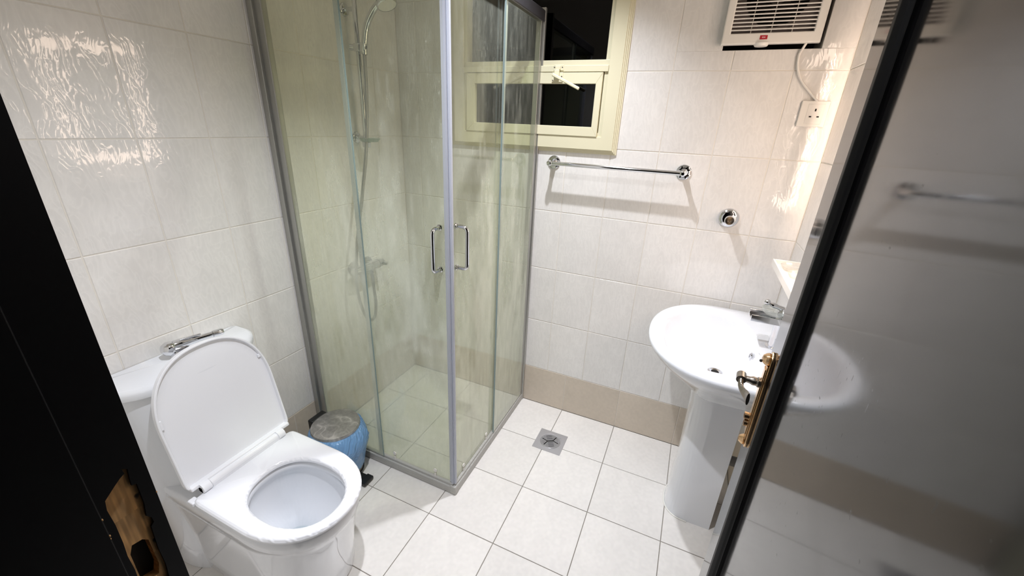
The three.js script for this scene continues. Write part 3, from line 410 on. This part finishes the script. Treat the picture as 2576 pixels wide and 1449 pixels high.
// ---------------------------------------------------------------- wash basin
{
  const zc = 0.352, yr = 0.82, g = thing('wash_basin', 'white oval pedestal wash basin on the right wall, half hidden by the open door', 'basin', [0, 0, 0]);
  // outline: oval towards the room, flat at the wall (front is -x)
  const O = (y, xf, hw, xm = 0.665, nf = 2.15, zoff = 0) => { const q = []; const N = 96; for (let i = 0; i < N; i++) { const t = i / N * Math.PI * 2, c = Math.cos(t), s = Math.sin(t), n = c > 0 ? nf : 5; q.push(V(xm - Math.sign(c) * (c > 0 ? xm - xf : XR - 0.001 - xm) * Math.pow(Math.abs(c), 2 / n), y, zc + zoff + hw * Math.sign(s) * Math.pow(Math.abs(s), 2 / n))); } return q; };
  const I = (y, xc, a, hw, n = 2.2) => { const q = []; const N = 96; for (let i = 0; i < N; i++) { const t = i / N * Math.PI * 2, c = Math.cos(t), s = Math.sin(t); q.push(V(xc - Math.sign(c) * a * Math.pow(Math.abs(c), 2 / (c > 0 ? n : 3.2)), y, zc + hw * Math.sign(s) * Math.pow(Math.abs(s), 2 / n))); } return q; };
  const bowl = part('bowl', loft([O(0.60, 0.600, 0.10), O(0.615, 0.580, 0.115), O(0.65, 0.545, 0.155), O(0.69, 0.505, 0.205), O(0.73, 0.462, 0.255), O(0.765, 0.425, 0.297), O(0.79, 0.405, 0.318), O(0.806, 0.399, 0.325), O(0.816, 0.401, 0.323), O(0.821, 0.410, 0.314),
    I(0.820, 0.612, 0.170, 0.265), I(0.814, 0.612, 0.163, 0.257), I(0.80, 0.614, 0.156, 0.248), I(0.77, 0.618, 0.147, 0.232), I(0.73, 0.628, 0.128, 0.195), I(0.70, 0.640, 0.100, 0.145), I(0.682, 0.652, 0.065, 0.085), I(0.674, 0.662, 0.025, 0.028)], { capA: true, capB: true, crease: 0.9 }), ceramic, g);
  part('tap_ledge', (() => { const s = new THREE.Shape(); s.moveTo(-0.10, 0); s.bezierCurveTo(-0.10, 0.03, -0.07, 0.045, -0.04, 0.045); s.lineTo(0.04, 0.045); s.bezierCurveTo(0.07, 0.045, 0.10, 0.03, 0.10, 0); s.closePath(); return extrude(s, 0.012, 0.004).rotateX(-Math.PI / 2).rotateY(Math.PI / 2).translate(XR - 0.05, 0.816, zc); })(), ceramic, bowl);
  part('drain_ring', lathe([[0.014, 0.001], [0.020, 0.004], [0.026, 0.003], [0.028, 0.0], [0.014, -0.004]], V(0.662, 0.676, zc), V(0, 1, 0), 32), chrome, bowl);
  part('drain_plug', lathe([[0, 0.0], [0.014, 0.0]], V(0.662, 0.677, zc)), dark, bowl);
  const ov = V(0.7615, 0.775, zc), od = V(-1, 0.22, 0);
  part('overflow_ring', merge(lathe([[0.007, 0.0], [0.0075, 0.004], [0.011, 0.004], [0.012, 0.0]], ov, od, 24), lathe([[0, 0.003], [0.0035, 0.003], [0.0035, 0.0]], ov, od, 16)), chrome, bowl);
  part('overflow_hole', lathe([[0, 0.0015], [0.007, 0.0015]], ov, od, 20), dark, bowl);
  // pedestal: curved front shell open at the back
  const ped = []; for (const [y, k, xo] of [[0.0, 1.04, 0], [0.02, 1.03, 0], [0.30, 0.98, 0.004], [0.55, 0.99, 0.0], [0.66, 1.05, -0.006]]) { const q = []; const N = 40; const prof = (r) => { for (let i = 0; i <= N; i++) { const t = -Math.PI / 2 + i / N * Math.PI; const c = Math.cos(t), s = Math.sin(t); q.push(V(0.70 + xo - (c > 0 ? Math.pow(c, 0.75) : 0) * (0.10 * k - r) , y, zc + s * (0.098 * k - r))); if (i === 0 || i === N) q.push(V(0.775, y, zc + s * (0.098 * k - r))); } };
    const a = []; for (let i = 0; i <= N; i++) { const t = -Math.PI / 2 + i / N * Math.PI; a.push([Math.pow(Math.max(0, Math.cos(t)), 0.8), Math.sin(t)]); }
    q.push(V(0.778, y, zc - 0.098 * k)); for (const [c, s] of a) q.push(V(0.69 + xo - c * 0.092 * k, y, zc + Math.sign(s) * Math.pow(Math.abs(s), 0.8) * 0.098 * k)); q.push(V(0.778, y, zc + 0.098 * k));
    q.push(V(0.778, y, zc + 0.098 * k - 0.013)); for (const [c, s] of a.slice().reverse()) q.push(V(0.69 + xo - c * (0.092 * k - 0.013), y, zc + Math.sign(s) * Math.pow(Math.abs(s), 0.8) * (0.098 * k - 0.013))); q.push(V(0.778, y, zc - 0.098 * k + 0.013));
    ped.push(q); }
  const capRing = (r) => { const n = r.length / 2, P = []; for (let i = 0; i + 1 < n; i++) { const a = r[i], b = r[i + 1], c = r[2 * n - 1 - i], d = r[2 * n - 2 - i]; for (const p of [a, b, c, b, d, c]) P.push(p.x, p.y, p.z); } const k = new THREE.BufferGeometry(); k.setAttribute('position', new THREE.Float32BufferAttribute(P, 3)); k.setAttribute('uv', new THREE.Float32BufferAttribute(new Float32Array(P.length / 3 * 2), 2)); k.computeVertexNormals(); return k; };
  part('pedestal', merge(loft(ped, { crease: 0.8 }), capRing(ped[0]), capRing(ped[ped.length - 1])), ceramic, g);
  const bead = ped[0].slice(1, 42).map((p) => V(p.x - (0.69 - p.x) * 0.03, 0.002, zc + (p.z - zc) * 1.03)); part('silicone_bead', tube(bead, 0.0035, 80, 8), new THREE.MeshPhysicalMaterial({ color: 0xe9e7e0, roughness: 0.3 }), g);
  // tap
  const xt = 0.822, tp = thing('basin_tap', 'chrome waterfall tap with a lever handle at the back of the basin', 'tap', [xt, 0.828, zc]);
  part('body', lathe([[0, 0], [0.030, 0], [0.030, 0.005], [0.024, 0.010], [0.021, 0.05], [0.023, 0.085], [0.026, 0.10], [0.026, 0.118], [0.022, 0.124], [0, 0.126]]), chrome, tp);
  part('spout', (() => { const s = new THREE.Shape(); s.moveTo(0.0, -0.020); s.lineTo(-0.098, -0.030); s.quadraticCurveTo(-0.104, 0, -0.098, 0.030); s.lineTo(0.0, 0.020); s.closePath(); return merge(extrude(s, 0.006, 0.0018).rotateX(-Math.PI / 2).translate(0, 0.098, 0), box(-0.10, 0, 0.094, 0.118, -0.030, -0.026, 0.0015), box(-0.10, 0, 0.094, 0.118, 0.026, 0.030, 0.0015)); })(), chrome, tp);
  part('lever', merge(lathe([[0, 0], [0.021, 0], [0.023, 0.012], [0.016, 0.022], [0, 0.026]], V(0, 0.126, 0)), lathe([[0, 0], [0.009, 0.0], [0.0075, 0.02], [0.0095, 0.034], [0.006, 0.042], [0.004, 0.046], [0, 0.046]], V(-0.008, 0.146, 0), V(-1, 0.28, 0), 24), new THREE.SphereGeometry(0.0105, 20, 14).translate(-0.060, 0.1625, 0)), chrome, tp);
  part('glass_dish', lathe([[0, 0.0], [0.030, 0.0], [0.042, 0.010], [0.044, 0.022], [0.041, 0.022], [0.038, 0.012], [0.028, 0.004], [0, 0.004]], V(-0.028, 0.122, 0)), new THREE.MeshPhysicalMaterial({ color: 0xf2f4f2, transmission: 0.85, thickness: 0, roughness: 0.08 }), tp);
}
// plumbing behind the pedestal
{
  const v = thing('angle_valve', 'grey metal stop valve on the right wall behind the basin pedestal', 'valve', [XR, 0.515, 0.33]);
  part('body', merge(cyl(V(-0.001, 0, 0), V(-0.06, 0, 0), 0.011), cyl(V(-0.045, 0, 0), V(-0.045, 0.035, 0), 0.010), cyl(V(-0.06, 0, 0), V(-0.078, 0, 0), 0.016)), satin, v);
  part('flange', lathe([[0, 0.006], [0.022, 0.006], [0.027, 0], [0, 0]], V(-0.0005, 0, 0), V(-1, 0, 0)), satin, v);
  part('hose', tube([V(-0.045, 0.035, 0), V(-0.046, 0.055, 0.004), V(-0.048, 0.078, 0.008)], 0.007, 30, 10), satin, v);
  const p = thing('waste_pipe', 'grey waste pipe stub low on the right wall behind the pedestal', 'pipe', [XR, 0.30, 0.36]);
  part('pipe', cyl(V(-0.001, 0, 0), V(-0.09, 0, 0), 0.02), new THREE.MeshStandardMaterial({ color: 0x8d8a86, roughness: 0.5 }), p);
  part('collar', lathe([[0, 0.008], [0.034, 0.008], [0.040, 0], [0, 0]], V(-0.0005, 0, 0), V(-1, 0, 0)), new THREE.MeshStandardMaterial({ color: 0x77726d, roughness: 0.5 }), p);
}
// shelf under the mirror
{
  const s = thing('wall_shelf', 'small white tray shelf on the right wall above the basin tap', 'shelf', [XR, 1.085, 0.43]);
  const a = 0.088, h = 0.235;
  part('base', box(-a, -0.001, -0.004, 0.004, -h, h, 0.002), whitePlastic, s);
  part('lip', merge(box(-a - 0.006, -a, -0.006, 0.020, -h - 0.006, h + 0.006, 0.0025), box(-a, -0.001, -0.006, 0.020, -h - 0.006, -h, 0.0025), box(-a, -0.001, -0.006, 0.020, h, h + 0.006, 0.0025)), whitePlastic, s);
  const gl = new THREE.MeshPhysicalMaterial({ color: 0xf4f3f0, transmission: 0.8, thickness: 0, roughness: 0.1 });
  const o = [['oval clear glass soap dish at the far end of the white wall shelf', -0.17, 1.0], ['small clear glass dish on the white wall shelf, nearest the basin tap', -0.085, 0.75]];
  for (const [l, z, k] of o) { const d = thing('glass_dish', l, 'dish', [XR - 0.047, 1.0895, 0.43 + z], 0, 'glass dishes on the wall shelf'); part('bowl', lathe([[0, 0], [0.018 * k, 0], [0.026 * k, 0.006], [0.032 * k, 0.016], [0.030 * k, 0.017], [0.024 * k, 0.008], [0.016 * k, 0.003], [0, 0.003]]).scale(1, 1, 1.35), gl, d); }
}

// ---------------------------------------------------------------- towel bar and stop cock on the back wall
{
  const y = 1.367, t = thing('towel_bar', 'chrome towel bar on the back wall below the window', 'towel bar', [0, y, 0]);
  part('bar', cyl(V(-0.163, 0, 0.068), V(0.405, 0, 0.068), 0.0088), chrome, t);
  for (const x of [-0.163, 0.405]) part('post', merge(lathe([[0, 0.008], [0.012, 0.009], [0.022, 0.009], [0.0295, 0.005], [0.031, 0.0], [0, 0]], V(x, 0, 0.0), V(0, 0, 1)), lathe([[0, 0.006], [0.017, 0.006], [0.012, 0.020], [0.0085, 0.042], [0.0095, 0.050], [0.0085, 0.054], [0.0115, 0.060], [0.013, 0.068], [0.0115, 0.076], [0.006, 0.081], [0, 0.082]], V(x, 0, 0), V(0, 0, 1))), chrome, t);
  const k = thing('stop_cock', 'round chrome concealed stop valve on the back wall', 'valve', [0.611, 1.201, 0]);
  part('flange', lathe([[0, 0.016], [0.02, 0.016], [0.033, 0.012], [0.039, 0.005], [0.040, 0], [0, 0]], V(0, 0, 0), V(0, 0, 1)), chrome, k);
  part('knob', lathe([[0, 0.012], [0.0175, 0.012], [0.017, 0.04], [0.0185, 0.044], [0.0185, 0.060], [0.016, 0.064], [0.006, 0.064], [0.0055, 0.062], [0, 0.062]], V(0, 0, 0), V(0, 0, 1)), chrome, k);
}
// ---------------------------------------------------------------- extractor fan, cable, socket
{
  const x0 = 0.447, x1 = 0.752, y0 = 1.822, y1 = 2.128, f = thing('extractor_fan', 'square white extractor fan with a slatted grille high on the back wall', 'fan', [0, 0, 0]);
  const zf = 0.030, gx0 = x0 + 0.026, gx1 = x1 - 0.026, gy0 = y0 + 0.034, gy1 = y1 - 0.026;
  const s = rectShape(x0, x1, y0, y1); s.holes.push(rectHole(gx0, gx1, gy0, gy1));
  part('bezel', extrude(s, 0.026, 0.004, 2).translate(0, 0, zf - 0.026), whitePlastic, f);
  part('housing', (() => { const q = rectShape(x0 + 0.012, x1 - 0.008, y0 + 0.004, y1); const h = new THREE.Path(); h.absarc((x0 + x1) / 2, (y0 + y1) / 2, 0.098, 0, Math.PI * 2, true); q.holes.push(h); return extrude(q, 0.02).translate(0, 0, -0.022); })(), new THREE.MeshStandardMaterial({ color: 0x6b6260, roughness: 0.7 }), f);
  part('duct', lathe([[0.098, -0.12], [0.098, 0.0]], V((x0 + x1) / 2, (y0 + y1) / 2, -0.004), V(0, 0, 1), 48), dark, f);
  part('rear_plate', box(x0 + 0.016, x1 - 0.012, y0 + 0.006, y1, -0.14, -0.13), dark, f);
  part('motor_hub', cyl(V((x0 + x1) / 2, (y0 + y1) / 2, -0.10), V((x0 + x1) / 2, (y0 + y1) / 2, -0.03), 0.03, 0.026), new THREE.MeshStandardMaterial({ color: 0x3b3533, roughness: 0.6 }), f);
  for (let i = 0; i < 6; i++) part('fan_blade', box(0.026, 0.09, -0.022, 0.022, -0.0015, 0.0015).rotateX(0.6).rotateZ(i * Math.PI / 3 + 0.3).translate((x0 + x1) / 2, (y0 + y1) / 2, -0.06), new THREE.MeshStandardMaterial({ color: 0x2b2624, roughness: 0.6 }), f);
  const n = 21, slat = new RoundedBoxGeometry(gx1 - gx0 + 0.004, 0.0035, 0.014, 1, 0.001).rotateX(0.35);
  for (let i = 1; i < n; i++) { const m = part('slat', slat, whitePlastic, f); m.position.set((gx0 + gx1) / 2, gy0 + (gy1 - gy0) * i / n, zf - 0.009); }
  for (const k of [0.25, 0.5, 0.75]) part('grille_rib', box(gx0 + (gx1 - gx0) * k - 0.0012, gx0 + (gx1 - gx0) * k + 0.0012, gy0, gy1, zf - 0.022, zf - 0.015), whitePlastic, f);
  part('latch', cyl(V(0.578, y0 + 0.003, 0.014), V(0.578, y0 - 0.006, 0.014), 0.026, 0.020, 28).translate(0, 0, 0), whitePlastic, f);
  // red badge with its white lettering
  const cv = document.createElement('canvas'); cv.width = 256; cv.height = 128; const c = cv.getContext('2d'); c.fillStyle = '#b3202f'; c.fillRect(0, 0, 256, 128); c.fillStyle = '#f6dcdc'; c.font = 'bold 62px sans-serif'; c.textAlign = 'center'; c.textBaseline = 'middle'; c.fillText('KDK', 128, 62);
  const ct = new THREE.CanvasTexture(cv); ct.colorSpace = THREE.SRGBColorSpace;
  const badge = part('badge', new THREE.PlaneGeometry(0.0235, 0.0125).translate(0.580, y0 + 0.0195, zf + 0.0006), new THREE.MeshStandardMaterial({ map: ct, roughness: 0.4 }), f); badge.userData = { label: 'red badge with small white lettering' };
  const cb = thing('fan_cable', 'white cable hanging from the extractor fan to the wall socket', 'cable', [0, 0, 0]);
  part('cord', tube([V(0.716, 1.825, 0.012), V(0.709, 1.806, 0.012), V(0.704, 1.785, 0.010), V(0.711, 1.745, 0.009), V(0.730, 1.71, 0.009), V(0.760, 1.678, 0.009), V(0.799, 1.640, 0.009)], 0.0042, 60, 10), whitePlastic, cb);
  const so = thing('wall_socket', 'white three-pin wall socket below the extractor fan', 'socket', [0.795, 1.601, 0]);
  part('plate', new RoundedBoxGeometry(0.086, 0.086, 0.012, 3, 0.003).translate(0, 0, 0.0065), whitePlastic, so);
  part('insert', new RoundedBoxGeometry(0.050, 0.066, 0.004, 2, 0.001).translate(0.004, 0, 0.0115), whitePlastic, so);
  for (const [x, y, w, h] of [[0.004, 0.013, 0.0048, 0.0085], [-0.0075, -0.009, 0.0075, 0.0045], [0.0155, -0.009, 0.0075, 0.0045]]) part('pin_slot', box(x - w / 2, x + w / 2, y - h / 2, y + h / 2, 0.012, 0.0138), dark, so);
}
// ---------------------------------------------------------------- floor drain
{
  const d = thing('floor_drain', 'square steel floor drain with a round patterned grate', 'drain', [0.021, 0, 0.271]);
  const st = new THREE.MeshStandardMaterial({ color: 0xc2c1c4, metalness: 0.6, roughness: 0.36 }), s = 0.0735, r = 0.053;
  const q = rectShape(-s, s, -s, s), h = new THREE.Path(); h.absarc(0, 0, r, 0, Math.PI * 2, true); q.holes.push(h);
  part('plate', extrude(q, 0.0025, 0.0006, 1).rotateX(-Math.PI / 2).translate(0, 0.0002, 0), st, d);
  part('rim', lathe([[0.0485, 0.001], [0.049, 0.0045], [0.0515, 0.0052], [0.0535, 0.004], [0.0545, 0.0024]], V(0, 0, 0), V(0, 1, 0), 48), st, d);
  part('well', lathe([[0, 0.0004], [0.052, 0.0004]], V(0, 0.0003, 0), V(0, 1, 0), 40), dark, d);
  // grate: disc pierced by chevrons and arcs, as bars over the dark well
  const bars = [], bar = (x0, y0, x1, y1, w = 0.0030) => { const L = Math.hypot(x1 - x0, y1 - y0); const g = new THREE.BoxGeometry(L, 0.0022, w); g.rotateY(-Math.atan2(y1 - y0, x1 - x0)); g.translate((x0 + x1) / 2, 0.0030, (y0 + y1) / 2); bars.push(g); };
  const clip = (x0, y0, x1, y1, R = 0.0475) => { const P = []; for (let i = 0; i <= 40; i++) { const x = x0 + (x1 - x0) * i / 40, y = y0 + (y1 - y0) * i / 40; if (Math.hypot(x, y) <= R) P.push([x, y]); } if (P.length > 2) bar(...P[0], ...P[P.length - 1]); };
  for (const sg of [1, -1]) for (let k = 0; k < 7; k++) { const o = sg * (0.006 + k * 0.0068); clip(-0.014, o, 0.014, o); clip(0.014, o, 0.045, o + sg * 0.031 ); clip(-0.014, o, -0.045, o + sg * 0.031); }
  for (const sg of [1, -1]) for (let k = 0; k < 4; k++) { const o = sg * (0.021 + k * 0.0072); clip(o, 0, o + sg * 0.03, 0.03); clip(o, 0, o + sg * 0.03, -0.03); }
  clip(-0.0475, 0, -0.018, 0); clip(0.018, 0, 0.0475, 0);
  bars.push(lathe([[0.0445, 0.002], [0.0445, 0.0042], [0.0475, 0.0042], [0.0475, 0.002]], V(0, 0, 0), V(0, 1, 0), 48));
  const gm = part('grate', merge(...bars), st, d); gm.rotation.y = 0.5;
  part('lift_tab', new THREE.CylinderGeometry(0.007, 0.007, 0.0026, 3).rotateY(0.9).translate(0.043, 0.0030, -0.044), st, d);
}

shade(scene);
renderer.render(scene, camera);
